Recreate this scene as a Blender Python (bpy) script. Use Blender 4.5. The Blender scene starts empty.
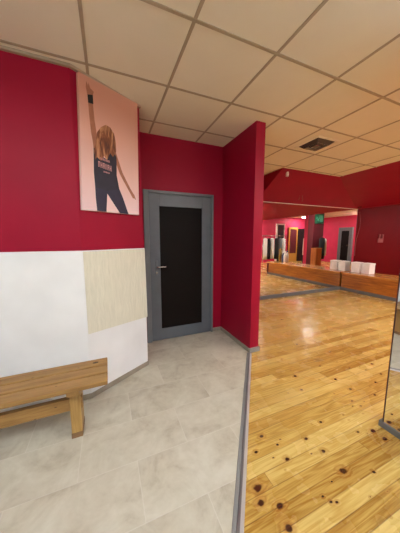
import bpy, bmesh, math, random
from mathutils import Vector, Matrix
random.seed(7)
SC = bpy.context.scene
COL = SC.collection
R = math.radians

# ------------------------------------------------------------------ helpers
def srgb(r, g, b):
    def f(c):
        c /= 255.0
        return c/12.92 if c <= 0.04045 else ((c+0.055)/1.055)**2.4
    return (f(r), f(g), f(b), 1.0)

def box(bm, x0, x1, y0, y1, z0, z1, mat=0):
    vs = [bm.verts.new(p) for p in ((x0,y0,z0),(x1,y0,z0),(x1,y1,z0),(x0,y1,z0),(x0,y0,z1),(x1,y0,z1),(x1,y1,z1),(x0,y1,z1))]
    for f in ((0,3,2,1),(4,5,6,7),(0,1,5,4),(1,2,6,5),(2,3,7,6),(3,0,4,7)):
        bm.faces.new([vs[i] for i in f]).material_index = mat

def prism(bm, pts, d, mat=0):
    """closed prism: polygon of 3-D points swept along vector d"""
    d = Vector(d)
    a = [bm.verts.new(p) for p in pts]
    b = [bm.verts.new(Vector(p)+d) for p in pts]
    n = len(pts)
    bm.faces.new(list(reversed(a))).material_index = mat
    bm.faces.new(b).material_index = mat
    for i in range(n):
        bm.faces.new([a[i], a[(i+1) % n], b[(i+1) % n], b[i]]).material_index = mat

def tube(bm, path, r, seg=8, mat=0, cap=True):
    path = [Vector(p) for p in path]
    rings = []
    up = Vector((0,0,1))
    for i, p in enumerate(path):
        t = (path[min(i+1, len(path)-1)] - path[max(i-1, 0)]).normalized()
        ref = up if abs(t.dot(up)) < .95 else Vector((1,0,0))
        a = t.cross(ref).normalized(); b = t.cross(a).normalized()
        rr = r[i] if isinstance(r, (list, tuple)) else r
        rings.append([bm.verts.new(p + a*rr*math.cos(2*math.pi*k/seg) + b*rr*math.sin(2*math.pi*k/seg)) for k in range(seg)])
    for i in range(len(rings)-1):
        for k in range(seg):
            f = bm.faces.new([rings[i][k], rings[i][(k+1) % seg], rings[i+1][(k+1) % seg], rings[i+1][k]])
            f.material_index = mat; f.smooth = True
    if cap:
        bm.faces.new(rings[0]).material_index = mat
        bm.faces.new(list(reversed(rings[-1]))).material_index = mat

def lathe(bm, prof, c=(0,0,0), seg=20, mat=0):
    rings = []
    for r, z in prof:
        rings.append([bm.verts.new((c[0]+r*math.cos(2*math.pi*k/seg), c[1]+r*math.sin(2*math.pi*k/seg), c[2]+z)) for k in range(seg)])
    for i in range(len(rings)-1):
        for k in range(seg):
            f = bm.faces.new([rings[i][k], rings[i][(k+1) % seg], rings[i+1][(k+1) % seg], rings[i+1][k]])
            f.material_index = mat; f.smooth = True
    bm.faces.new(list(reversed(rings[0]))).material_index = mat
    bm.faces.new(rings[-1]).material_index = mat

def obj(name, bm, mats, parent=None, bevel=0, seg=2, origin=None):
    bmesh.ops.recalc_face_normals(bm, faces=bm.faces)
    me = bpy.data.meshes.new(name)
    bm.to_mesh(me); bm.free()
    for m in (mats if isinstance(mats, (list, tuple)) else [mats]):
        me.materials.append(m)
    o = bpy.data.objects.new(name, me)
    COL.objects.link(o)
    if parent is not None:
        o.parent = parent
    if bevel:
        b = o.modifiers.new('bevel', 'BEVEL'); b.width = bevel; b.segments = seg; b.limit_method = 'ANGLE'
    return o

def struct(name, bm, mats, parent=None, bevel=0):
    o = obj(name, bm, mats, parent, bevel)
    if parent is None: o['kind'] = 'structure'
    return o

def thing(name, label, cat, loc=(0,0,0), rz=0, group=None):
    o = bpy.data.objects.new(name, None); COL.objects.link(o)
    o.empty_display_size = .1
    o.location = loc; o.rotation_euler = (0,0,rz)
    o['label'] = label; o['category'] = cat
    if group: o['group'] = group
    return o

def tag(o, label, cat, group=None):
    o['label'] = label; o['category'] = cat
    if group: o['group'] = group
    return o

def dup(root, loc, label=None, rz=None):
    r = root.copy(); COL.objects.link(r); r.location = loc
    if rz is not None: r.rotation_euler = (0,0,rz)
    if label: r['label'] = label
    for ch in list(root.children):
        c = ch.copy(); COL.objects.link(c); c.parent = r
        for g in list(ch.children):
            d = g.copy(); COL.objects.link(d); d.parent = c
    return r

B = bmesh.new

# ------------------------------------------------------------------ materials
class G:
    """tiny node-graph builder"""
    def __init__(s, name):
        s.m = bpy.data.materials.new(name); s.m.use_nodes = True
        s.t = s.m.node_tree; s.t.nodes.clear()
        s.out = s.t.nodes.new('ShaderNodeOutputMaterial')
        s.b = s.t.nodes.new('ShaderNodeBsdfPrincipled')
        s.t.links.new(s.b.outputs[0], s.out.inputs[0])
    def set(s, sock, v):
        if isinstance(v, bpy.types.NodeSocket): s.t.links.new(v, sock)
        else: sock.default_value = v
    def inp(s, k, v): s.set(s.b.inputs[k], v)
    def n(s, t): return s.t.nodes.new(t)
    def math(s, op, a, b=None, c=None):
        q = s.n('ShaderNodeMath'); q.operation = op
        s.set(q.inputs[0], a)
        if b is not None: s.set(q.inputs[1], b)
        if c is not None: s.set(q.inputs[2], c)
        return q.outputs[0]
    def vmath(s, op, a, b=None):
        q = s.n('ShaderNodeVectorMath'); q.operation = op
        s.set(q.inputs[0], a)
        if b is not None: s.set(q.inputs[1], b)
        return q.outputs['Value'] if op in ('LENGTH','DISTANCE','DOT_PRODUCT') else q.outputs[0]
    def co(s): return s.n('ShaderNodeTexCoord').outputs['Object']
    def sep(s, v):
        q = s.n('ShaderNodeSeparateXYZ'); s.set(q.inputs[0], v); return q.outputs
    def comb(s, x, y, z=0.0):
        q = s.n('ShaderNodeCombineXYZ')
        for i, v in enumerate((x, y, z)): s.set(q.inputs[i], v)
        return q.outputs[0]
    def noise(s, v, scale=5, detail=3, rough=.5, dist=0):
        q = s.n('ShaderNodeTexNoise'); s.set(q.inputs['Vector'], v)
        q.inputs['Scale'].default_value = scale; q.inputs['Detail'].default_value = detail
        q.inputs['Roughness'].default_value = rough; q.inputs['Distortion'].default_value = dist
        return q.outputs[0]
    def white(s, v):
        q = s.n('ShaderNodeTexWhiteNoise'); q.noise_dimensions = '3D'; s.set(q.inputs[0], v); return q.outputs[0]
    def ramp(s, f, stops):
        q = s.n('ShaderNodeValToRGB'); s.set(q.inputs[0], f)
        e = q.color_ramp.elements
        while len(e) < len(stops): e.new(.5)
        for i, (p, c) in enumerate(stops): e[i].position = p; e[i].color = c
        return q.outputs[0]
    def mix(s, f, a, b, mode='MIX'):
        q = s.n('ShaderNodeMix'); q.data_type = 'RGBA'; q.blend_type = mode
        s.set(q.inputs[0], f); s.set(q.inputs[6], a); s.set(q.inputs[7], b)
        return q.outputs[2]
    def rng(s, v, a, b, c=0.0, d=1.0, smooth=True):
        q = s.n('ShaderNodeMapRange'); q.interpolation_type = 'SMOOTHSTEP' if smooth else 'LINEAR'
        s.set(q.inputs[0], v); s.set(q.inputs[1], a); s.set(q.inputs[2], b); s.set(q.inputs[3], c); s.set(q.inputs[4], d)
        return q.outputs[0]
    def bump(s, h, strength=.2, dist=.01):
        q = s.n('ShaderNodeBump'); q.inputs['Strength'].default_value = strength; q.inputs['Distance'].default_value = dist
        s.set(q.inputs['Height'], h); s.t.links.new(q.outputs[0], s.b.inputs['Normal'])

def plain(name, c, rough=.5, metal=0.0, var=.06, scale=8, spec=.5):
    g = G(name)
    nz = g.noise(g.co(), scale, 3)
    hi = tuple(min(1, x*(1+var)) for x in c[:3])+(1,); lo = tuple(x*(1-var) for x in c[:3])+(1,)
    g.inp('Base Color', g.ramp(nz, [(.3, lo), (.7, hi)]))
    g.inp('Roughness', rough); g.inp('Metallic', metal); g.inp('Specular IOR Level', spec)
    return g.m

def mat_wall(name, c, bump=.12, spec=.2):
    g = G(name); v = g.co()
    nz = g.noise(v, 3, 3)
    g.inp('Base Color', g.ramp(nz, [(.3, tuple(x*.94 for x in c[:3])+(1,)), (.7, tuple(min(1, x*1.05) for x in c[:3])+(1,))]))
    g.inp('Roughness', .5); g.inp('Specular IOR Level', spec)
    g.bump(g.noise(v, 160, 2), bump, .002)
    return g.m

def wood(name, light, dark, axis=0, rough=.4, freq=26, coat=0.0, knots=True):
    """straight-grained wood with the grain along local axis"""
    g = G(name); v = g.co()
    s = [9.0, 9.0, 9.0]; s[axis] = .7
    sv = g.vmath('MULTIPLY', v, tuple(s))
    a = g.noise(sv, 3, 4, .6, .3)
    b = g.noise(sv, 14, 2, .6)
    f = g.math('ADD', g.math('MULTIPLY', a, .7), g.math('MULTIPLY', b, .3))
    col = g.ramp(f, [(.34, dark), (.62, light)])
    if knots:
        k = g.n('ShaderNodeTexVoronoi'); g.set(k.inputs['Vector'], g.vmath('MULTIPLY', v, (2.2 if axis == 0 else 5, 2.2 if axis == 1 else 5, 2.2 if axis == 2 else 5)))
        m = g.rng(k.outputs['Distance'], .05, .11, 1, 0)
        col = g.mix(m, col, tuple(x*.35 for x in dark[:3])+(1,))
    g.inp('Base Color', col); g.inp('Roughness', rough); g.inp('Coat Weight', coat); g.inp('Coat Roughness', .12)
    g.bump(f, .08, .003)
    return g.m

KNOTS = [(0.931,1.104,1),(1.421,1.03,.8),(1.233,.859,1),(1.231,.728,1.5),(.976,.912,1),(.706,.85,1.6),(.677,.787,1.3),(.759,.738,1.3),(.733,.654,1.3),(1.698,.83,1.3),(1.703,.759,1.2),(1.002,.682,.5),(1.018,.648,.6),(1.045,.635,.6),(1.392,.653,.7),(.825,1.025,.8),(.99,1.011,.6),(1.202,.97,.9),(1.589,.865,.7),(1.869,1.015,.6),(2.694,2.794,1.3),(1.678,1.527,1.2),(2.008,1.336,1.1),(2.632,1.363,.9),(2.447,1.723,1),(2.325,1.408,.8),(2.0,1.185,1),(2.32,1.155,.8),(1.576,1.353,.9),(2.226,2.025,1),(1.789,1.826,.7),(2.068,1.557,.7),(2.516,1.213,.8),(2.449,1.317,.6),(1.859,1.081,.7),(2.12,1.05,.8)]
PW = .082
def mat_planks():
    g = G('varnished_knotty_pine'); v = g.co(); x, y, z = g.sep(v)
    row = g.math('FLOOR', g.math('DIVIDE', y, PW))
    fr = g.math('FRACT', g.math('DIVIDE', y, PW))
    r1 = g.white(g.comb(row, 3.1, 0.0))
    xx = g.math('ADD', x, g.math('MULTIPLY', r1, 5.0))
    seg = g.math('FLOOR', g.math('DIVIDE', xx, 2.3)); fx = g.math('FRACT', g.math('DIVIDE', xx, 2.3))
    tone = g.white(g.comb(row, seg, 1.7))
    # knots: bend the grain around them
    off = g.noise(v, 40, 2)
    mask = None; halo = None
    for kx, ky, s in KNOTS:
        d = g.vmath('LENGTH', g.vmath('MULTIPLY', g.vmath('SUBTRACT', v, (kx, ky, 0)), (1/(.018*s), 1/(.0125*s), 0)))
        mask = d if mask is None else g.math('MINIMUM', mask, d)
    vor = g.n('ShaderNodeTexVoronoi'); g.set(vor.inputs['Vector'], g.vmath('MULTIPLY', v, (2.0, 3.6, 1)))
    far = g.math('MULTIPLY', vor.outputs['Distance'], 13.0)
    keep = g.math('GREATER_THAN', g.sep(vor.outputs['Color'])[0], .5)
    fardist = g.math('ADD', far, g.math('MULTIPLY', keep, 50))
    # random knots only away from the ones above
    mask = g.math('MINIMUM', mask, fardist)
    md = g.math('ADD', mask, g.math('MULTIPLY', g.math('SUBTRACT', off, .5), .9))
    core = g.rng(md, .55, 1.05, 1, 0); ring = g.rng(md, .7, 2.6, 1, 0)
    # grain
    gx = g.math('MULTIPLY', xx, 1.1)
    gy = g.math('ADD', g.math('MULTIPLY', y, 16.0), g.math('MULTIPLY', tone, 30))
    gv = g.comb(gx, gy, tone)
    base = g.noise(gv, 1.0, 2, .5, .4)
    wav = g.math('SINE', g.math('ADD', g.math('MULTIPLY', base, 46.0), g.math('MULTIPLY', ring, 6.0)))
    fine = g.noise(g.comb(g.math('MULTIPLY', x, 6), g.math('MULTIPLY', y, 150), 0.0), 1.0, 3, .6)
    f = g.math('ADD', g.math('MULTIPLY', g.math('ADD', g.math('MULTIPLY', wav, .5), .5), .30), g.math('MULTIPLY', g.math('SUBTRACT', fine, .2), .75))
    f = g.math('ADD', f, g.math('ADD', g.math('MULTIPLY', tone, .58), -.03))
    col = g.ramp(f, [(.18, WOOD_D), (.62, WOOD_M), (1.0, WOOD_L)])
    red = g.rng(g.noise(g.comb(g.math('MULTIPLY', x, .5), g.math('MULTIPLY', row, 3.3), 0.0), 1.0, 1), .6, .76, 0, .35)
    col = g.mix(red, col, WOOD_R)
    col = g.mix(g.math('MULTIPLY', ring, .4), col, srgb(160, 96, 42))
    col = g.mix(core, col, srgb(62, 22, 12))
    e = g.math('MINIMUM', fr, g.math('SUBTRACT', 1.0, fr))
    seam = g.rng(e, .012, .045, 1, 0)
    e2 = g.math('MINIMUM', fx, g.math('SUBTRACT', 1.0, fx))
    seam = g.math('MAXIMUM', seam, g.rng(e2, .0004, .0012, 1, 0))
    col = g.mix(g.math('MULTIPLY', g.math('MULTIPLY', seam, g.rng(g.noise(g.comb(g.math('MULTIPLY', x, 1.3), g.math('MULTIPLY', row, 1.7), 0.0), 1.0, 2), .35, .65, .3, 1.0)), .75), col, srgb(96, 52, 20))
    g.inp('Base Color', col)
    g.inp('Roughness', g.rng(g.noise(v, 5, 3), .3, .7, .19, .31))
    g.inp('Specular IOR Level', .5)
    g.inp('Coat Weight', .35); g.inp('Coat Roughness', .16)
    h = g.math('ADD', g.math('MULTIPLY', seam, -1.0), g.math('MULTIPLY', g.noise(g.comb(g.math('MULTIPLY', x, .8), g.math('MULTIPLY', y, 9.0), tone), 1.0, 2), .35))
    g.bump(h, .22, .004)
    return g.m

WOOD_D = srgb(160, 114, 44); WOOD_M = srgb(198, 160, 82); WOOD_L = srgb(218, 186, 110); WOOD_R = srgb(164, 112, 50)

def mat_tiles():
    g = G('beige_stone_tile'); v = g.co(); x, y, z = g.sep(v)
    ry = g.math('DIVIDE', g.math('SUBTRACT', y, .276), .33)
    row = g.math('FLOOR', ry); fy = g.math('FRACT', ry)
    odd = g.math('FLOORED_MODULO', row, 2.0)
    rx = g.math('DIVIDE', g.math('SUBTRACT', g.math('SUBTRACT', x, .11), g.math('MULTIPLY', odd, .33)), .66)
    cx = g.math('FLOOR', rx); fx = g.math('FRACT', rx)
    tone = g.white(g.comb(row, cx, .5))
    ey = g.math('MULTIPLY', g.math('MINIMUM', fy, g.math('SUBTRACT', 1.0, fy)), .33)
    ex = g.math('MULTIPLY', g.math('MINIMUM', fx, g.math('SUBTRACT', 1.0, fx)), .66)
    gr = g.rng(g.math('MINIMUM', ex, ey), .0012, .0036, 1, 0)
    vo = g.vmath('ADD', v, g.comb(g.math('MULTIPLY', tone, 7), g.math('MULTIPLY', tone, 13), 0.0))
    a = g.noise(vo, 4.5, 5, .62, .6); b = g.noise(vo, 22, 3, .6)
    f = g.math('ADD', g.math('ADD', g.math('MULTIPLY', a, .8), g.math('MULTIPLY', b, .2)), g.math('MULTIPLY', g.math('SUBTRACT', tone, .5), .08))
    col = g.ramp(f, [(.30, srgb(166, 155, 136)), (.48, srgb(191, 183, 164)), (.64, srgb(203, 197, 180))])
    col = g.mix(g.math('MULTIPLY', gr, .45), col, srgb(214, 208, 197))
    g.inp('Base Color', col); g.inp('Roughness', g.rng(a, .3, .7, .3, .5))
    g.bump(g.math('MULTIPLY', gr, -1.0), .25, .002)
    return g.m

def mat_ceiling():
    g = G('mineral_fibre_tile'); v = g.co()
    x, y, z = g.sep(v)
    cell = g.white(g.comb(g.math('FLOOR', g.math('DIVIDE', g.math('SUBTRACT', x, .529), .6)), g.math('FLOOR', g.math('DIVIDE', g.math('SUBTRACT', y, 1.334), .6)), 0.0))
    f = g.math('ADD', g.math('MULTIPLY', g.noise(v, 6, 3), .5), g.math('MULTIPLY', cell, .5))
    g.inp('Base Color', g.ramp(f, [(.2, srgb(229, 219, 199)), (.8, srgb(236, 227, 208))]))
    g.inp('Roughness', .85); g.inp('Specular IOR Level', .2)
    g.bump(g.noise(v, 240, 2), .15, .002)
    return g.m

M = {}
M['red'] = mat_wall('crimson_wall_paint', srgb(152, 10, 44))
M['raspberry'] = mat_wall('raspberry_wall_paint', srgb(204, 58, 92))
M['shaded_red'] = mat_wall('crimson_wall_shaded', srgb(98, 3, 10), .1, .08)  # red wall beyond the ledge, its shade put into a darker colour
M['white'] = mat_wall('white_wall_panel', srgb(230, 231, 232), .08)
M['tile'] = mat_tiles()
M['planks'] = mat_planks()
M['ceil'] = mat_ceiling()
M['bar'] = plain('ceiling_bar', srgb(172, 154, 130), .5)
M['grey_trim'] = plain('grey_pvc_skirting', srgb(138, 136, 134), .45)
M['dark_trim'] = plain('dark_grey_skirting', srgb(104, 106, 108), .45)
M['stone_trim'] = plain('stone_skirting', srgb(150, 141, 126), .5, var=.12, scale=14)
M['strip_light'] = plain('light_aluminium', srgb(188, 182, 180), .35, .3)
M['strip_dark'] = plain('grey_aluminium', srgb(122, 118, 118), .4, .4)
M['door'] = plain('grey_door_paint', srgb(96, 103, 110), .42)
M['door_frame'] = plain('grey_door_frame_paint', srgb(108, 114, 118), .42)
M['black'] = plain('black', srgb(18, 16, 15), .5)
M['steel'] = plain('brushed_steel', srgb(190, 188, 184), .25, 1.0)
M['wtrim'] = plain('white_trim', srgb(230, 226, 220), .4)
M['offwhite'] = plain('off_white_card', srgb(248, 247, 244), .6)
M['dark_edge'] = plain('dark_mirror_edge', srgb(52, 22, 20), .4)
M['maroon'] = plain('maroon_paint', srgb(84, 12, 24), .55)
M['gold'] = plain('golden_wood', srgb(186, 140, 62), .4)
M['bench'] = wood('honey_pine', srgb(168, 128, 72), srgb(128, 90, 44), 0, .45)
M['bench_leg'] = wood('honey_pine_upright', srgb(184, 148, 86), srgb(150, 110, 58), 2, .45, knots=False)
M['bench_foot'] = wood('dark_pine_foot', srgb(140, 108, 74), srgb(108, 80, 52), 0, .6, knots=False)
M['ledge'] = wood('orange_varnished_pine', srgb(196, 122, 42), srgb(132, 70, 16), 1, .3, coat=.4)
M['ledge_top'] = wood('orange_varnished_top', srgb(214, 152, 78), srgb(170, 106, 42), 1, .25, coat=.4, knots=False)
M['crate'] = wood('orange_crate_wood', srgb(190, 112, 48), srgb(140, 76, 28), 2, .4, knots=False)
M['fab_white'] = plain('white_cloth', srgb(226, 222, 214), .85, scale=30)
M['fab_black'] = plain('black_cloth', srgb(20, 20, 22), .85, scale=30, var=.2)
M['fab_grey'] = plain('grey_cloth', srgb(104, 110, 112), .85, scale=30)
M['blue'] = plain('blue_plastic', srgb(70, 92, 130), .4)
M['olive'] = plain('olive_yellow', srgb(140, 110, 30), .5)
M['vent_shade'] = plain('vent_shade_metal', srgb(66, 52, 52), .5)  # shade of the vent gaps put into the colour of the blade fronts
M['pink'] = plain('dusty_pink_plastic', srgb(138, 70, 70), .5)

def mat_mirror():
    g = G('silvered_glass')
    nz = g.noise(g.co(), 1.5, 1)
    g.inp('Base Color', g.ramp(nz, [(0, (.86,.87,.86,1)), (1, (.89,.89,.88,1))]))
    g.inp('Metallic', 1.0); g.inp('Roughness', .01)
    return g.m
M['mirror'] = mat_mirror()

def mat_emit(name, c, s):
    g = G(name); g.inp('Base Color', (.9,.9,.9,1)); g.inp('Emission Color', c); g.inp('Emission Strength', s)
    g.inp('Roughness', .6)
    return g.m

def mat_patch():
    g = G('ribbed_cream_wallpaper'); v = g.co(); x, y, z = g.sep(v)
    s = g.math('ADD', g.math('MULTIPLY', x, .8547), g.math('MULTIPLY', y, .5192))
    warp = g.math('MULTIPLY', g.noise(v, 9, 3), .06)
    st = g.noise(g.comb(g.math('MULTIPLY', g.math('ADD', s, warp), 55), g.math('MULTIPLY', z, 5), 0.0), 1.0, 3, .6)
    g.inp('Base Color', g.ramp(st, [(.3, srgb(208, 206, 188)), (.7, srgb(223, 220, 202))]))
    g.inp('Roughness', .75)
    g.bump(st, .45, .006)
    return g.m
M['patch'] = mat_patch()

def mat_door_panel():
    g = G('dark_perforated_panel'); v = g.co(); x, y, z = g.sep(v)
    a = g.math('MULTIPLY', g.math('SINE', g.math('MULTIPLY', x, 420)), g.math('SINE', g.math('MULTIPLY', z, 420)))
    g.inp('Base Color', g.ramp(a, [(.4, srgb(17, 11, 9)), (.9, srgb(26, 19, 16))]))
    g.inp('Roughness', .6); g.inp('Specular IOR Level', .15)
    return g.m
M['dpanel'] = mat_door_panel()

# ------------------------------------------------------------------ setting
X0, XL, XR = -2.3, 6.2, 12.2          # left wall, end of dance room, far wall beyond the ledge
Y0, YM = -3.5, 3.95                   # wall behind the camera, mirror wall
CH = 2.62
d2 = Vector((.8547, .5192, 0)); n2 = Vector((.5192, -.8547, 0)); A2 = Vector((-.19, 2.0, 0))
def S2(s, z, off):
    p = A2 + d2*s + n2*off
    return Vector((p.x, p.y, z))

# floors: grey tile to the left of the metal strip, pine planks to its right
sx = lambda y: .50 + (y-.7335)*(1.0225/1.35)      # strip centre line
ye = 2.09
bm = B()
ys = (X0-.1-.50)/(1.0225/1.35)+.7335      # where the strip line leaves the lobby
prism(bm, [(X0-.1, ys, -.06), (sx(ye), ye, -.06), (1.6, ye, -.06), (1.6, 3.0, -.06), (X0-.1, 3.0, -.06)], (0,0,.06))
struct('floor', bm, M['tile'])
bm = B()
prism(bm, [(X0-.1, ys, -.06), (X0-.1, Y0-.1, -.06), (XR+.1, Y0-.1, -.06), (XR+.1, YM+.1, -.06), (1.6, YM+.1, -.06), (1.6, ye, -.06), (sx(ye), ye, -.06)], (0,0,.06))
struct('floor_planks', bm, M['planks'])
# metal transition strip
dirv = Vector((sx(1)-sx(0), 1, 0)).normalized(); nr = Vector((dirv.y, -dirv.x, 0))
p0 = Vector((sx(-3.0), -3.0, 0)); p1 = Vector((sx(2.075), 2.075, 0)); dl = (p1-p0)
bm = B()
prof = [(-.029,0),(-.024,.006),(-.010,.009),(-.007,.006),(-.004,.009),(.012,.009),(.013,.009),(.029,.003),(.031,0)]
def strip(pts, m):
    prism(bm, [p0 + nr*a + Vector((0,0,h)) for a, h in pts], dl, m)
strip([(-.029,-.001),(-.025,.006),(-.011,.010),(-.008,.010),(-.006,.005),(-.006,-.001)], 1)
strip([(-.006,-.001),(-.006,.005),(-.003,.010),(.006,.010),(.010,.009),(.010,-.001)], 0)
strip([(.010,-.001),(.010,.007),(.026,.004),(.030,-.001)], 2)
struct('trim_1', bm, [M['strip_dark'], M['grey_trim'], M['strip_light']])

# ceiling with its bars
bm = B()
box(bm, X0-.1, XR+.1, Y0-.1, YM+.1, CH, CH+.06, 0)
u0, v0 = .5288, 1.3336
i = 0
for k in range(-5, 20):
    x = u0+.6*k
    if X0 < x < XR: box(bm, x-.010, x+.010, Y0, YM, CH-.004, CH+.01, 1)
for k in range(-9, 5):
    y = v0+.6*k
    if Y0 < y < YM: box(bm, X0, XR, y-.010, y+.010, CH-.005, CH+.01, 1)
struct('ceiling', bm, [M['ceil'], M['bar']])

# walls
bm = B()
prism(bm, [(X0, 2.0, 0), (-.19, 2.0, 0), (.345, 2.325, 0), (.40, 2.83, 0), (.40, 2.95, 0), (X0, 2.95, 0)], (0,0,CH))
struct('wall_left', bm, M['red'])
bm = B()   # door wall around its opening
box(bm, .40, .445, 2.83, 2.95, 0, CH); box(bm, 1.380, 1.535, 2.83, 2.95, 0, CH); box(bm, .445, 1.380, 2.83, 2.95, 1.965, CH)
struct('wall_door', bm, M['red'])
bm = B(); box(bm, 1.535, 1.655, 2.09, YM, 0, CH); struct('wall_partition', bm, M['red'])
bm = B(); box(bm, 1.535, 6.27, YM, YM+.1, 0, CH); struct('wall_far', bm, M['red'])
bm = B(); box(bm, 6.27, XR+.1, YM, YM+.1, 0, CH); struct('wall_beyond_ledge', bm, M['shaded_red'])
bm = B(); box(bm, X0-.1, X0, Y0-.1, 2.0, 0, CH); struct('wall_bench_side', bm, M['white'])
bm = B(); box(bm, X0-.1, XR+.1, Y0-.1, Y0, 0, CH); struct('wall_behind', bm, M['white'])
bm = B(); box(bm, XR, XR+.1, Y0, YM, 0, CH); struct('wall_right', bm, M['raspberry'])
bm = B(); box(bm, 6.35, XR, -2.5, -2.38, 0, CH); struct('wall_changing_area', bm, M['raspberry'])
bm = B(); box(bm, 1.815, 1.93, Y0, .835, 0, CH); struct('wall_near_mirror', bm, M['red'])
# sloping bulkheads under the ceiling
bm = B(); prism(bm, [(2.95, 3.2, CH), (2.95, YM, 2.165), (2.95, YM, CH)], (3.3, 0, 0)); struct('bulkhead_far', bm, M['red'])
bm = B(); prism(bm, [(4.42, Y0, CH), (6.2, Y0, 2.165), (6.32, Y0, 2.165), (6.32, Y0, CH)], (0, YM-Y0, 0)); struct('bulkhead_right', bm, M['red'])

# white wall panelling, below 1.275 m
bm = B()
prism(bm, [(X0, 2.001, .0), (X0, 1.98, .0), (-.185, 1.98, .0), (.352, 2.306, .0), (.358, 2.36, .0), (.340, 2.36, .0), (.336, 2.325, 0), (-.19, 2.006, .0)], (0,0,1.275))
struct('trim_2', bm, M['white'], bevel=.002)
# skirtings
bm = B()
prism(bm, [(X0, 1.985, 0), (X0, 1.972, 0), (-.183, 1.972, 0), (.358, 2.301, 0), (.364, 2.352, 0), (.350, 2.352, 0), (.345, 2.312, 0), (-.186, 1.985, 0)], (0,0,.046))
struct('baseboard_left', bm, M['stone_trim'], bevel=.002)
bm = B(); box(bm, 1.388, 1.535, 2.818, 2.832, 0, .05); box(bm, 1.522, 1.536, 2.10, 2.832, 0, .05)
struct('baseboard_partition', bm, M['stone_trim'], bevel=.002)
bm = B(); box(bm, 1.522, 1.668, 2.074, 2.092, 0, .058); box(bm, 1.653, 1.669, 2.074, YM, 0, .058)
struct('baseboard_column', bm, M['grey_trim'], bevel=.003)
bm = B(); box(bm, 1.668, 5.80, YM-.022, YM, 0, .085)
struct('baseboard_far', bm, M['dark_trim'], bevel=.003)
bm = B(); box(bm, 1.787, 1.945, Y0, .846, 0, .045)
struct('baseboard_near_mirror', bm, M['dark_trim'], bevel=.004)
# ceiling edge trim
bm = B()
prism(bm, [(X0, 1.999, CH-.018), (X0, 1.975, CH-.018), (-.182, 1.975, CH-.018), (.36, 2.30, CH-.018), (.345, 2.326, CH-.018), (-.19, 2.001, CH-.018)], (0,0,.02))
struct('trim_3', bm, M['bar'])

# grey door with dark panel
def door(name, x0, x1, y, ztop, rot=None):
    root = thing(name, 'x', 'door'); del root['label']; del root['category']; root['kind'] = 'structure'
    JW = .062 if name == 'door_1' else .035; gx = JW-.035
    bm = B()   # frame: two jambs and a head, with a stop step
    box(bm, x0, x0+JW, y-.022, y+.10, 0, ztop); box(bm, x1-.030, x1, y-.022, y+.10, 0, ztop); box(bm, x0+JW, x1-.030, y-.022, y+.10, ztop-.035, ztop)
    obj('door_frame', bm, M['door_frame'], root, bevel=.004)
    a, b = x0+JW+.003, x1-.033; zt = ztop-.039
    pl, pr_, pb, pt = x0+.168+gx, x1-.170, .165, ztop-.188
    bm = B()
    yf, yb = y-.008, y+.035
    box(bm, a, pl, yf, yb, .008, zt); box(bm, pr_, b, yf, yb, .008, zt); box(bm, pl, pr_, yf, yb, .008, pb); box(bm, pl, pr_, yf, yb, pt, zt)
    leaf = obj('door_leaf', bm, M['door'], root, bevel=.003)
    bm = B(); box(bm, pl-.004, pr_+.004, yf+.010, yb-.006, pb-.004, pt+.004)
    obj('door_panel', bm, M['dpanel'], root)
    h = bpy.data.objects.new('door_handle', None); COL.objects.link(h); h.parent = root
    x0 += gx
    bm = B(); box(bm, x0+.10, x0+.135, yf-.008, yf+.002, .90, 1.09)
    obj('handle_plate', bm, M['door_frame'], h, bevel=.004)
    bm = B(); tube(bm, [(x0+.118, yf, 1.01), (x0+.118, yf-.045, 1.01), (x0+.128, yf-.055, 1.01), (x0+.225, yf-.055, 1.012), (x0+.236, yf-.050, 1.012)], .0095, 10)
    obj('lever', bm, M['steel'], h)
    bm = B(); lathe(bm, [(.012, -.003), (.012, .003)], (0,0,0)); 
    bmesh.ops.rotate(bm, verts=bm.verts, matrix=Matrix.Rotation(R(90), 3, 'X')); bmesh.ops.translate(bm, verts=bm.verts, vec=(x0+.118, yf-.008, .935))
    obj('keyhole', bm, M['steel'], h)
    return root
door('door_1', .435, 1.388, 2.83, 1.968)
dd = door('door_2', -.38, .38, 0, 1.99)      # on the far wall beyond the ledge, seen in the mirror
dd.location = (XR-.1, -.29, 0); dd.rotation_euler = (0,0,R(-90))
bm = B(); box(bm, 10.82, 11.75, -2.38, -2.30, 0, 1.98, 0)
o = struct('door_3', bm, M['black'], bevel=.01)

# ------------------------------------------------------------------ ceiling lamps (outside the picture)
def lamp(x, y, label, strength, col, drop=.24, h=.28):
    """opal panel under the ceiling: two rods, a canopy and a glowing diffuser"""
    t = thing('ceiling_light', label, 'ceiling light', (x, y, CH), 0, 'opal light panels under the ceiling')
    for k in (-.2, .2):
        bm = B(); tube(bm, [(k, 0, -.012), (k, 0, -drop)], .004, 6); obj('rod', bm, M['steel'], t)
    bm = B(); box(bm, -.25, .25, -.03, .03, -.0125, -.0055); obj('canopy', bm, M['wtrim'], t, bevel=.003)
    bm = B(); box(bm, -h, h, -h, h, -drop-.04, -drop); obj('diffuser', bm, mat_emit('lit_diffuser', col, strength), t, bevel=.006)
    return t
def spot(x, y, z, label, strength, col, r=.10):
    t = thing('spotlight', label, 'spotlight', (x, y, z), 0, 'small round spotlights')
    bm = B(); lathe(bm, [(r+.015, -.03), (r+.02, -.028), (r+.02, 0)]); obj('rim', bm, M['wtrim'], t)
    bm = B(); lathe(bm, [(r, -.036), (r, -.029)]); obj('lens', bm, mat_emit('lit_lens', col, strength), t)
    return t
WARM = (1.0, .97, .92, 1); NEUT = (.86, .95, 1.06, 1)
c = lambda i, j: (u0+.6*i+.3, v0+.6*j+.3)
lamp(*c(-3,-3), 'white light panel mounted above the bench end of the lobby', 9, NEUT, .15)
lamp(*c(-1,-4), 'white light panel mounted behind the viewer in the lobby', 9, NEUT, .16)
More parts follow.
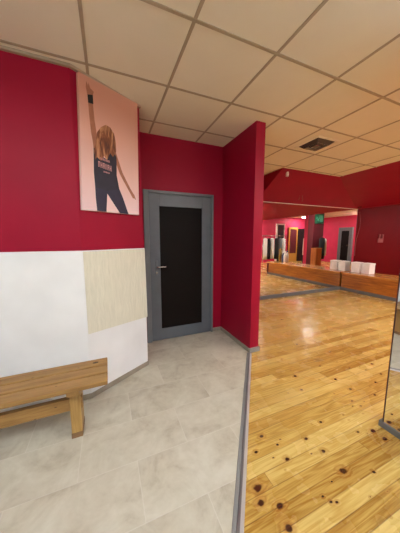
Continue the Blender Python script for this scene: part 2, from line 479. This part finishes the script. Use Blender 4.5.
lamp(*c(1,-3), 'white light panel mounted above the metal strip beside the near mirror', 6.5, NEUT, .16)
lamp(3.9, .55, 'warm light panel mounted in the dance room nearest the mirror wall', 15, WARM, .02)
lamp(*c(4,-4), 'warm light panel mounted in the middle of the dance room', 15, WARM, .02)
lamp(*c(3,-7), 'warm light panel mounted at the rear of the dance room', 15, WARM, .02)
lamp(11.75, 1.35, 'added fill light panel close under the ceiling before the far grey door', 18, WARM, .22)  # added out of view to brighten the far wall, door and ceiling
lamp(6.95, -1.9, 'added fill light panel, unseen behind the clothes rack', 18, WARM, .02)  # added lamp, hidden from the mirror, brightens the changing area
spot(10.6, -1.7, CH, 'round spotlight in the cream ceiling shown in the mirror', 90, WARM, .14)
spot(7.6, 1.5, CH, 'round spotlight in the ceiling just beyond the wooden ledge', 120, WARM, .13)
spot(4.95, 1.4, 2.480, 'round spotlight under the sloping red bulkhead', 60, WARM, .11)

# ------------------------------------------------------------------ things on the left
# wallpaper patch
bm = B()
q = [S2(.0,1.268,.0205), S2(.622,1.268,.0205), S2(.632,.545,.0205), S2(.0,.578,.0205)]
prism(bm, q, n2*.004)
tag(obj('wallpaper_patch', bm, M['patch']), 'cream ribbed wallpaper patch on the white wall beside the door', 'wallpaper')

# poster: canvas with printed dancer
post = thing('poster', 'large canvas poster of woman with raised arm on red wall', 'poster', S2(.3, 1.595, .02))
post_inv = Vector(post.location)
def PP(s, z, off): return S2(s, z, off) - post_inv
PL, PR, PB, PT = .018, .570, 1.595, 2.612
def mat_print():
    g = G('printed_backdrop'); v = g.co(); x, y, z = g.sep(v)
    f = g.math('ADD', g.rng(z, 0.0, 1.0, 0, 1, False), g.math('MULTIPLY', g.noise(v, 1.5, 2), .25))
    g.inp('Base Color', g.ramp(f, [(.1, srgb(238, 206, 208)), (.5, srgb(230, 186, 174)), (1.0, srgb(206, 148, 126))]))
    g.inp('Roughness', .5); g.inp('Specular IOR Level', .3)
    return g.m
bm = B()
prism(bm, [PP(.012,1.594,.002), PP(.558,1.600,.002), PP(.580,2.615,.002), PP(.045,2.594,.002)], n2*.033)
obj('canvas', bm, [mat_print()], post, bevel=.003)
art = dict(
 hand=[(.102,2.557),(.114,2.528),(.118,2.556),(.125,2.537),(.129,2.522),(.158,2.508),(.148,2.481),(.105,2.465),(.095,2.512)],
 arm=[(.107,2.408),(.145,2.414),(.151,2.302),(.162,2.209),(.178,2.124),(.190,2.043),(.132,2.049),(.128,2.123),(.117,2.2),(.111,2.3)],
 arm2=[(.306,2.125),(.331,2.108),(.353,2.048),(.387,1.959),(.427,1.894),(.473,1.823),(.511,1.779),(.526,1.739),(.505,1.752),(.492,1.748),(.45,1.81),(.395,1.888),(.36,1.94),(.332,2.009)],
 top=[(.13,2.086),(.159,2.095),(.19,2.043),(.243,2.03),(.284,2.118),(.308,2.126),(.334,2.068),(.327,1.919),(.347,1.812),(.228,1.772),(.125,1.786),(.121,1.898)],
 legs=[(.125,1.786),(.228,1.776),(.347,1.812),(.382,1.737),(.435,1.598),(.344,1.598),(.229,1.751),(.213,1.598),(.131,1.598),(.125,1.7)],
 hair=[(.204,2.27),(.246,2.303),(.285,2.297),(.32,2.258),(.332,2.19),(.332,2.116),(.3,2.066),(.273,2.091),(.242,2.026),(.217,2.051),(.188,2.003),(.155,2.025),(.137,1.997),(.132,2.064),(.154,2.154),(.167,2.218)],
 face=[(.205,2.229),(.238,2.246),(.252,2.216),(.243,2.168),(.222,2.138),(.201,2.167)],
 band=[(.105,2.465),(.148,2.481),(.148,2.415),(.107,2.408)])
skin = plain('printed_skin', srgb(166, 106, 80), .5, var=.15, scale=20)
skin2 = plain('printed_skin_light', srgb(214, 150, 116), .5)
navy = plain('printed_navy', srgb(30, 26, 44), .5, var=.2, scale=20)
navy2 = plain('printed_indigo', srgb(34, 30, 56), .5, var=.15, scale=20)
def mat_hair():
    g = G('printed_hair'); v = g.co()
    st = g.noise(g.vmath('MULTIPLY', v, (38, 38, 8)), 1.0, 3, .55, .8)
    g.inp('Base Color', g.ramp(st, [(.34, srgb(84, 42, 26)), (.50, srgb(136, 80, 46)), (.66, srgb(196, 140, 98))])); g.inp('Roughness', .5)
    return g.m
txt = plain('printed_lettering', srgb(196, 140, 140), .5)
pm = [skin, skin2, navy, navy2, mat_hair(), M['black'], txt]
bm = B()
def flat(pts, off, mi):
    prism(bm, [PP(s, z, off) for s, z in pts], n2*.0006, mi)
flat(art['arm'], .0352, 0); flat(art['hand'], .0353, 0); flat(art['arm2'], .0352, 0)
flat(art['top'], .0356, 2); flat(art['legs'], .0354, 3); flat(art['band'], .0358, 5)
flat(art['hair'], .0362, 4)
# two slanted rows of blocky lettering across the tank top
def stroke_row(s0, s1, z0, z1, h, n, mi, off):
    for k in range(n):
        a = s0+(s1-s0)*k/n; b = a+(s1-s0)/n*.72
        za = z0+(z1-z0)*k/n; 
        w = (b-a)*.3
        flat([(a,za),(a+w,za),(a+w,za+h),(a,za+h)], off, mi)
        if k % 2 == 0: flat([(a+w,za+h*.8),(b,za+h*.8),(b,za+h),(a+w,za+h)], off, mi)
        flat([(b-w,za),(b,za),(b,za+h*(.8 if k % 2 == 0 else 1)),(b-w,za+h*(.8 if k % 2 == 0 else 1))], off, mi)
        if k % 3: flat([(a+w,za+h*.4),(b-w,za+h*.4),(b-w,za+h*.58),(a+w,za+h*.58)], off, mi)
stroke_row(.162, .285, 1.952, 1.940, .045, 6, 6, .0364)
stroke_row(.178, .268, 2.012, 2.008, .018, 7, 6, .0364)
stroke_row(.205, .262, 1.918, 1.916, .012, 5, 6, .0364)
obj('printed_woman', bm, pm, post)

# bench
bench = thing('bench', 'slatted honey pine bench along the white wall', 'bench', (-.86, 1.68, 0))
bx0, bx1 = -.86, .82      # local x span
for y0, y1 in ((-.165,-.068),(-.054,.043),(.057,.160)):
    bm = B(); box(bm, bx0, bx1, y0, y1, .388, .42); obj('slat', bm, M['bench'], bench, bevel=.006)
bm = B(); lathe(bm, [(.013, .4185), (.013, .4206)], (.735, .105, 0), 14); bmesh.ops.scale(bm, verts=bm.verts, vec=(1.6, 1, 1), space=Matrix.Translation((-.735, 0, 0))); obj('knot', bm, plain('dark_knot', srgb(66, 38, 22), .6), bench)
bm = B(); box(bm, bx0+.17, bx1-.17, -.070, -.035, .20, .288); obj('stretcher', bm, M['bench'], bench, bevel=.003)
for x in (.575, -.68):
    bm = B()
    prism(bm, [(x, -.085, .02), (x, .055, .02), (x, .075, .355), (x, -.085, .355)], (.065, 0, 0))
    lg = obj('leg', bm, M['bench_leg'], bench, bevel=.003)
    bm = B(); box(bm, x-.002, x+.067, -.088, .058, 0, .038); obj('foot', bm, M['bench_foot'], lg, bevel=.003)
    bm = B(); box(bm, x-.004, x+.069, -.15, .145, .352, .388); obj('bearer', bm, M['bench'], bench, bevel=.003)

# ------------------------------------------------------------------ ceiling vent
vent = thing('air_vent', 'square louvred air vent in the ceiling of the dance room', 'air vent', (2.63, 2.265, CH))
bm = B()
for a in ((-.19,.19,-.19,-.165),(-.19,.19,.165,.19),(-.19,-.165,-.165,.165),(.165,.19,-.165,.165)): box(bm, *a, -.012, -.001)
obj('vent_frame', bm, M['ceil'], vent, bevel=.002)
def louvre(h0, h1, z0, z1):
    bm = B(); t = .002
    o = [(-h0,-h0,z0),(h0,-h0,z0),(h0,h0,z0),(-h0,h0,z0)]; i_ = [(-h1,-h1,z1),(h1,-h1,z1),(h1,h1,z1),(-h1,h1,z1)]
    for k in range(4):
        q = (k+1) % 4
        prism(bm, [o[k], o[q], i_[q], i_[k]], (0,0,t))
    return obj('louvre', bm, M['vent_shade'], vent)
louvre(.152, .105, -.004, -.040)
louvre(.085, .050, -.004, -.040)
for h0, h1 in ((.146, .101), (.080, .046)):      # pale backs of the shade-coloured blades
    o = louvre(h0, h1, -.004, -.0385); o.name = 'louvre_back'; o.data.materials[0] = M['ceil']
bm = B(); box(bm, -.165, .165, -.165, .165, -.003, -.001); obj('duct', bm, M['ceil'], vent)

# ------------------------------------------------------------------ mirror wall
mw = thing('wall_mirror', 'large wall mirror above grey skirting between partition and ledge', 'mirror', (4.0, YM, 0))
bm = B(); box(bm, 1.70-4, 6.26-4, -.008, -.0005, .085, 2.150); obj('glass', bm, M['mirror'], mw)
bm = B(); box(bm, 1.70-4, 6.26-4, -.014, -.0005, 2.150, 2.164); obj('top_trim', bm, M['wtrim'], mw)
bm = B(); box(bm, 6.26-4, 6.268-4, -.012, -.0005, .085, 2.164); obj('edge_strip', bm, M['dark_edge'], mw)

nm = thing('wall_mirror', 'tall mirror edge at the right margin, reflecting the tile floor', 'mirror', (1.8, .84, 0))
bm = B(); box(bm, -.004, .014, -2.6, -.022, .046, 2.35); obj('glass', bm, M['mirror'], nm)
bm = B(); box(bm, -.006, .015, -.022, -.0155, .046, 2.35); obj('edge_strip', bm, M['dark_edge'], nm)

# ------------------------------------------------------------------ wooden ledge along the right side
lg = thing('wooden_ledge', 'long low orange wooden ledge running into the mirror wall', 'ledge', (5.8, 0, 0))
bm = B(); box(bm, -.03, .66, .95, 3.925, .43, .48); obj('ledge_top', bm, M['ledge_top'], lg, bevel=.006)
bm = B(); box(bm, .0, .64, .97, 3.92, .075, .43); obj('front_panel', bm, M['ledge'], lg)
bm = B(); box(bm, -.012, .64, .96, 3.925, 0, .078); obj('plinth', bm, M['dark_trim'], lg, bevel=.003)
bm = B(); box(bm, -.018, .05, .955, 1.035, .078, .43); obj('end_post', bm, M['maroon'], lg, bevel=.003)

# white boxes on the ledge
def cardbox(name, w, d, h):
    t = thing(name, 'x', 'box')
    bm = B(); box(bm, -w/2, w/2, -d/2, d/2, 0, h-.03); obj('box_body', bm, M['offwhite'], t, bevel=.004)
    bm = B(); box(bm, -w/2-.004, w/2+.004, -d/2-.004, d/2+.004, h-.045, h); obj('lid', bm, M['offwhite'], t, bevel=.005)
    return t
cb = cardbox('white_box', .20, .20, .27); cb.location = (6.16, 3.765, .48); cb['label'] = 'white lidded box on the ledge, closest to the mirror corner'
cb['group'] = 'white boxes on the ledge'; cb.rotation_euler = (0,0,R(4))
cb2 = dup(cb, (6.17, 3.50, .48), 'white lidded box on the ledge, right of its twin', R(-5))

# things fixed to the far wall
bm = B(); box(bm, -.028, .028, -.022, .0, -.05, .05)
o = thing('motion_sensor', 'tiny white motion sensor high on the red wall below ceiling', 'sensor', (3.116, 3.285, 2.555))
bm.free()
bm = B(); box(bm, -.022, .022, -.03, .004, -.05, .05); obj('sensor_body', bm, M['wtrim'], o, bevel=.006)
bm = B(); lathe(bm, [(.014, 0), (.012, .006), (.004, .010)]); bmesh.ops.rotate(bm, verts=bm.verts, matrix=Matrix.Rotation(R(90), 3, 'X')); bmesh.ops.translate(bm, verts=bm.verts, vec=(0,-.029,-.02)); obj('lens', bm, M['offwhite'], o)
bm = B(); tube(bm, [(-.045,.0,-.07),(-.05,-.02,-.05),(-.03,-.02,.03),(0,-.02,.05),(.035,-.02,.02),(.05,-.02,-.08),(.055,-.0,-.105)], .007, 8)
o = obj('wire_hook', bm, M['pink']); o.location = (3.955, 3.735, 2.29); tag(o, 'small pale wire hook on the red wall above the mirror', 'hook')
sw = thing('wall_socket', 'small pale double socket on the dark red wall above the ledge', 'socket', (7.39, YM, 1.36))
bm = B(); box(bm, -.13, .13, -.02, 0, -.10, .02); obj('socket_plate', bm, M['pink'], sw, bevel=.008)
for x in (-.075, .075):
    bm = B(); box(bm, x-.03, x+.03, -.035, 0, .02, .14); obj('plug', bm, M['pink'], sw, bevel=.008)
bm = B(); tube(bm, [(6.34,YM-.012,2.10),(6.36,YM-.012,2.0),(6.405,YM-.012,1.83),(6.40,YM-.012,1.70),(6.36,YM-.012,1.54),(6.30,YM-.012,1.36),(6.285,YM-.012,1.2),(6.283,YM-.012,.9)], .008, 6)
tag(obj('hanging_cable', bm, M['pink']), 'thin pale cable hanging down the red wall beside the mirror', 'cable')
sp = thing('speaker', 'small dark loudspeaker above the right end of the mirror', 'speaker', (6.15, 3.80, 2.30))
bm = B(); box(bm, -.06, .06, -.05, .05, -.12, .12); obj('cabinet', bm, M['black'], sp, bevel=.01)
bm = B(); box(bm, -.05, .05, -.056, -.049, -.11, .11); obj('grille', bm, M['fab_black'], sp)

# ------------------------------------------------------------------ changing area beyond the ledge (seen in the mirror)
# clothes rack
rk = thing('clothes_rack', 'metal clothes rack behind the ledge end, seen in the mirror', 'clothes rack', (7.05, -.10, 0))
bm = B(); tube(bm, [(-.68,0,1.50),(.68,0,1.50)], .016); obj('rail', bm, M['steel'], rk)
for x in (-.66, .66):
    bm = B(); tube(bm, [(x,0,.05),(x,0,1.50)], .014); tube(bm, [(x,-.25,.04),(x,.25,.04)], .014); obj('upright', bm, M['steel'], rk)
def garment(x, w, ztop, zbot, m, label, y=-.10, d=.16, grp='clothes on the rack'):
    t = thing('hanging_garment', label, 'clothing', (x, y, 0), 0, grp)
    bm = B(); n = 9; rings = []
    for zi, (z, wf, df) in enumerate(((zbot,.5,.55),(zbot+.3*(ztop-zbot),.5,.6),(zbot+.7*(ztop-zbot),.47,.55),(ztop-.05,.46,.45),(ztop,.25,.18))):
        ring = []
        for k in range(16):
            a = 2*math.pi*k/16
            rr = 1+.12*math.sin(4*a+zi*.4+x*9)
            ring.append(bm.verts.new((w*wf*math.cos(a)*rr, d*df*math.sin(a)*rr, z)))
        rings.append(ring)
    for i in range(4):
        for k in range(16):
            f = bm.faces.new([rings[i][k], rings[i][(k+1)%16], rings[i+1][(k+1)%16], rings[i+1][k]]); f.smooth = True
    bm.faces.new(rings[0]); bm.faces.new(rings[-1])
    obj('cloth', bm, m, t)
    bm = B(); tube(bm, [(0,0,ztop-.01),(0,0,ztop+.07),(.01,0,ztop+.10)], .004, 6); obj('hanger_hook', bm, M['steel'], t)
    return t
garment(6.52, .22, 1.40, .45, M['fab_white'], 'white garment at the left end of the mirrored clothes rack')
garment(6.72, .10, 1.40, .45, M['fab_black'], 'narrow black garment between two white ones on the rack')
garment(6.91, .19, 1.41, .48, M['fab_white'], 'second white garment on the rack, right of narrow black one')
garment(7.17, .24, 1.40, .45, M['fab_black'], 'wide black garment in the middle of the clothes rack')
garment(7.39, .13, 1.40, .40, M['fab_grey'], 'grey garment on the rack beside the wide black one')
garment(7.57, .15, 1.40, .42, M['fab_white'], 'white garment at the right end of the mirrored clothes rack')
# white-framed dark standing mirror
sm = thing('framed_panel', 'tall white-framed dark panel rising behind the clothes rack', 'panel', (8.47, -1.3, 0))
bm = B(); box(bm, -.30, -.20, -.02, .02, 0, 2.15); box(bm, .22, .28, -.02, .02, 0, 2.15); box(bm, -.20, .22, -.02, .02, 2.09, 2.15); box(bm, -.20, .22, -.02, .02, 0, .08); obj('frame', bm, M['wtrim'], sm, bevel=.004)
bm = B(); box(bm, -.20, .22, -.012, .012, .08, 2.09); obj('dark_panel', bm, M['black'], sm)
bm = B(); box(bm, -.2, .2, -.35, -.02, 0, .05); obj('stand', bm, M['wtrim'], sm)
# golden-framed dark panel
gf = thing('framed_panel', 'golden-framed dark panel standing on the rear red wall', 'panel', (10.38, -2.30, 0))
bm = B(); w = .34
box(bm, -w, -w+.085, -.03, .03, 0, 2.05); box(bm, w-.085, w, -.03, .03, 0, 2.05); box(bm, -w+.085, w-.085, -.03, .03, 1.93, 2.05); box(bm, -w+.085, w-.085, -.03, .03, 0, .5)
obj('frame', bm, M['gold'], gf, bevel=.01)
bm = B(); box(bm, -w+.085, w-.085, -.015, .015, .5, 1.93); obj('dark_panel', bm, M['maroon'], gf)
# coat stand with white coat
cs = thing('coat_stand', 'dark coat stand holding a white coat before the dark doorway', 'coat stand', (9.92, -1.1, 0))
bm = B(); tube(bm, [(0,0,.03),(0,0,1.78)], .02); obj('pole', bm, M['black'], cs)
bm = B(); lathe(bm, [(.2,0),(.2,.02),(.04,.04)]); obj('base', bm, M['black'], cs)
for k in range(4):
    a = k*math.pi/2+.4
    bm = B(); tube(bm, [(0,0,1.66),(.10*math.cos(a),.10*math.sin(a),1.70),(.14*math.cos(a),.14*math.sin(a),1.78)], .009, 6); obj('peg', bm, M['black'], cs)
g1 = garment(9.92, .24, 1.42, .5, M['fab_white'], 'white coat hanging from the dark coat stand', y=-.98, d=.2, grp='coats hung apart from the rack')
# red pillar and maroon pillar
bm = B(); box(bm, 9.20, 9.46, -.42, -.16, 0, CH); struct('column_1', bm, M['raspberry'])
bm = B(); box(bm, 8.13, 8.74, .72, 1.0, 0, CH); struct('column_2', bm, M['maroon'])
# exit sign on maroon pillar
ex = thing('exit_sign', 'dark green exit sign on the maroon pillar in the mirror', 'sign', (8.44, 1.0, 2.22))
bm = B(); box(bm, -.26, .26, 0, .03, -.2, .2)
obj('sign_panel', bm, plain('exit_green', srgb(6, 74, 52), .4), ex, bevel=.004)
bm = B()     # running figure, doorway and arrow
lt = plain('exit_pale_green', srgb(70, 150, 118), .5)
def pl2(pts): prism(bm, [(x, .0302, z) for x, z in pts], (0,.002,0))
pl2([(.02,-.13),(.20,-.13),(.20,.14),(.02,.14)])
pl2([(-.02,.07),(.0,.03),(-.05,-.03),(-.02,-.10),(-.05,-.12),(-.09,-.03),(-.07,.04)])
pl2([(-.06,.09),(-.02,.09),(-.02,.13),(-.06,.13)])
pl2([(-.09,-.03),(-.15,-.05),(-.15,-.08),(-.08,-.06)])
pl2([(-.22,.02),(-.14,.08),(-.14,-.04)])
obj('pictogram', bm, lt, ex)
jk = garment(8.58, .34, 1.42, .50, M['fab_black'], 'black jacket hanging on the maroon pillar under the sign', y=1.10, d=.16, grp='coats hung apart from the rack')
garment(8.86, .13, 1.38, .62, M['fab_white'], 'narrow white towel hanging at the right side of maroon pillar', y=1.02, d=.12, grp='coats hung apart from the rack')
# small wooden cabinet in front of the maroon pillar
wc = thing('wooden_cabinet', 'small orange wooden cabinet beside the black jacket', 'cabinet', (8.10, 1.24, 0))
bm = B(); box(bm, -.17, .17, -.12, .12, .04, .96); obj('body', bm, M['crate'], wc, bevel=.005)
bm = B(); box(bm, -.18, .18, -.13, .13, .96, .985); obj('cabinet_top', bm, M['crate'], wc, bevel=.004)
bm = B(); box(bm, -.15, .15, .12, .135, .08, .93); dr = obj('door', bm, M['crate'], wc, bevel=.003)
bm = B(); tube(bm, [(.11,.135,.5),(.11,.16,.5)], .014); obj('knob', bm, M['steel'], dr)
# bottles on the ledge end
def bottle(x, y, m, mc, h, r, label):
    t = thing('bottle', label, 'bottle', (x, y, .48), 0, 'bottles on the ledge end')
    bm = B(); lathe(bm, [(r*.9,0),(r,.01),(r,h*.62),(r*.8,h*.72),(r*.45,h*.8),(r*.45,h*.86)]); obj('bottle_body', bm, m, t)
    bm = B(); lathe(bm, [(r*.55,h*.86),(r*.55,h*.98),(r*.4,h)]); obj('cap', bm, mc, t)
    return t
bottle(6.22, 1.44, M['offwhite'], M['offwhite'], .42, .055, 'white bottle with white cap, leftmost on the ledge end')
bottle(6.26, 1.30, M['blue'], M['offwhite'], .40, .05, 'blue bottle with white cap on the ledge end')
bottle(6.34, 1.42, M['offwhite'], M['blue'], .44, .055, 'white bottle with blue cap behind blue one on ledge')
bottle(6.36, 1.20, M['fab_grey'], M['black'], .38, .05, 'grey bottle with black cap on the ledge end')
tb = thing('tin', 'tall olive yellow tin on the ledge end beside the bottles', 'tin', (6.36, 1.04, .48))
bm = B(); lathe(bm, [(.06,0),(.06,.46)]); obj('tin_body', bm, M['olive'], tb)
bm = B(); lathe(bm, [(.063,.46),(.063,.49),(.05,.495)]); obj('lid', bm, M['olive'], tb)

# ------------------------------------------------------------------ world, camera
w = bpy.data.worlds.new('world'); SC.world = w; w.use_nodes = True
w.node_tree.nodes['Background'].inputs[0].default_value = (.9, .85, .8, 1)
w.node_tree.nodes['Background'].inputs[1].default_value = .05
cam = bpy.data.cameras.new('camera'); co = bpy.data.objects.new('camera', cam); COL.objects.link(co)
cam.sensor_fit = 'AUTO'; cam.sensor_width = 36; cam.lens = 220.23/533*36
cam.clip_start = .02
co.location = (0, 0, 1.37); co.rotation_euler = (R(90-7.172), 0, R(-22.822))
SC.camera = co
vs = SC.view_settings
vs.view_transform = 'Standard'; vs.look = 'None'; vs.exposure = 1.45; vs.gamma = 1.0; vs.use_curve_mapping = False
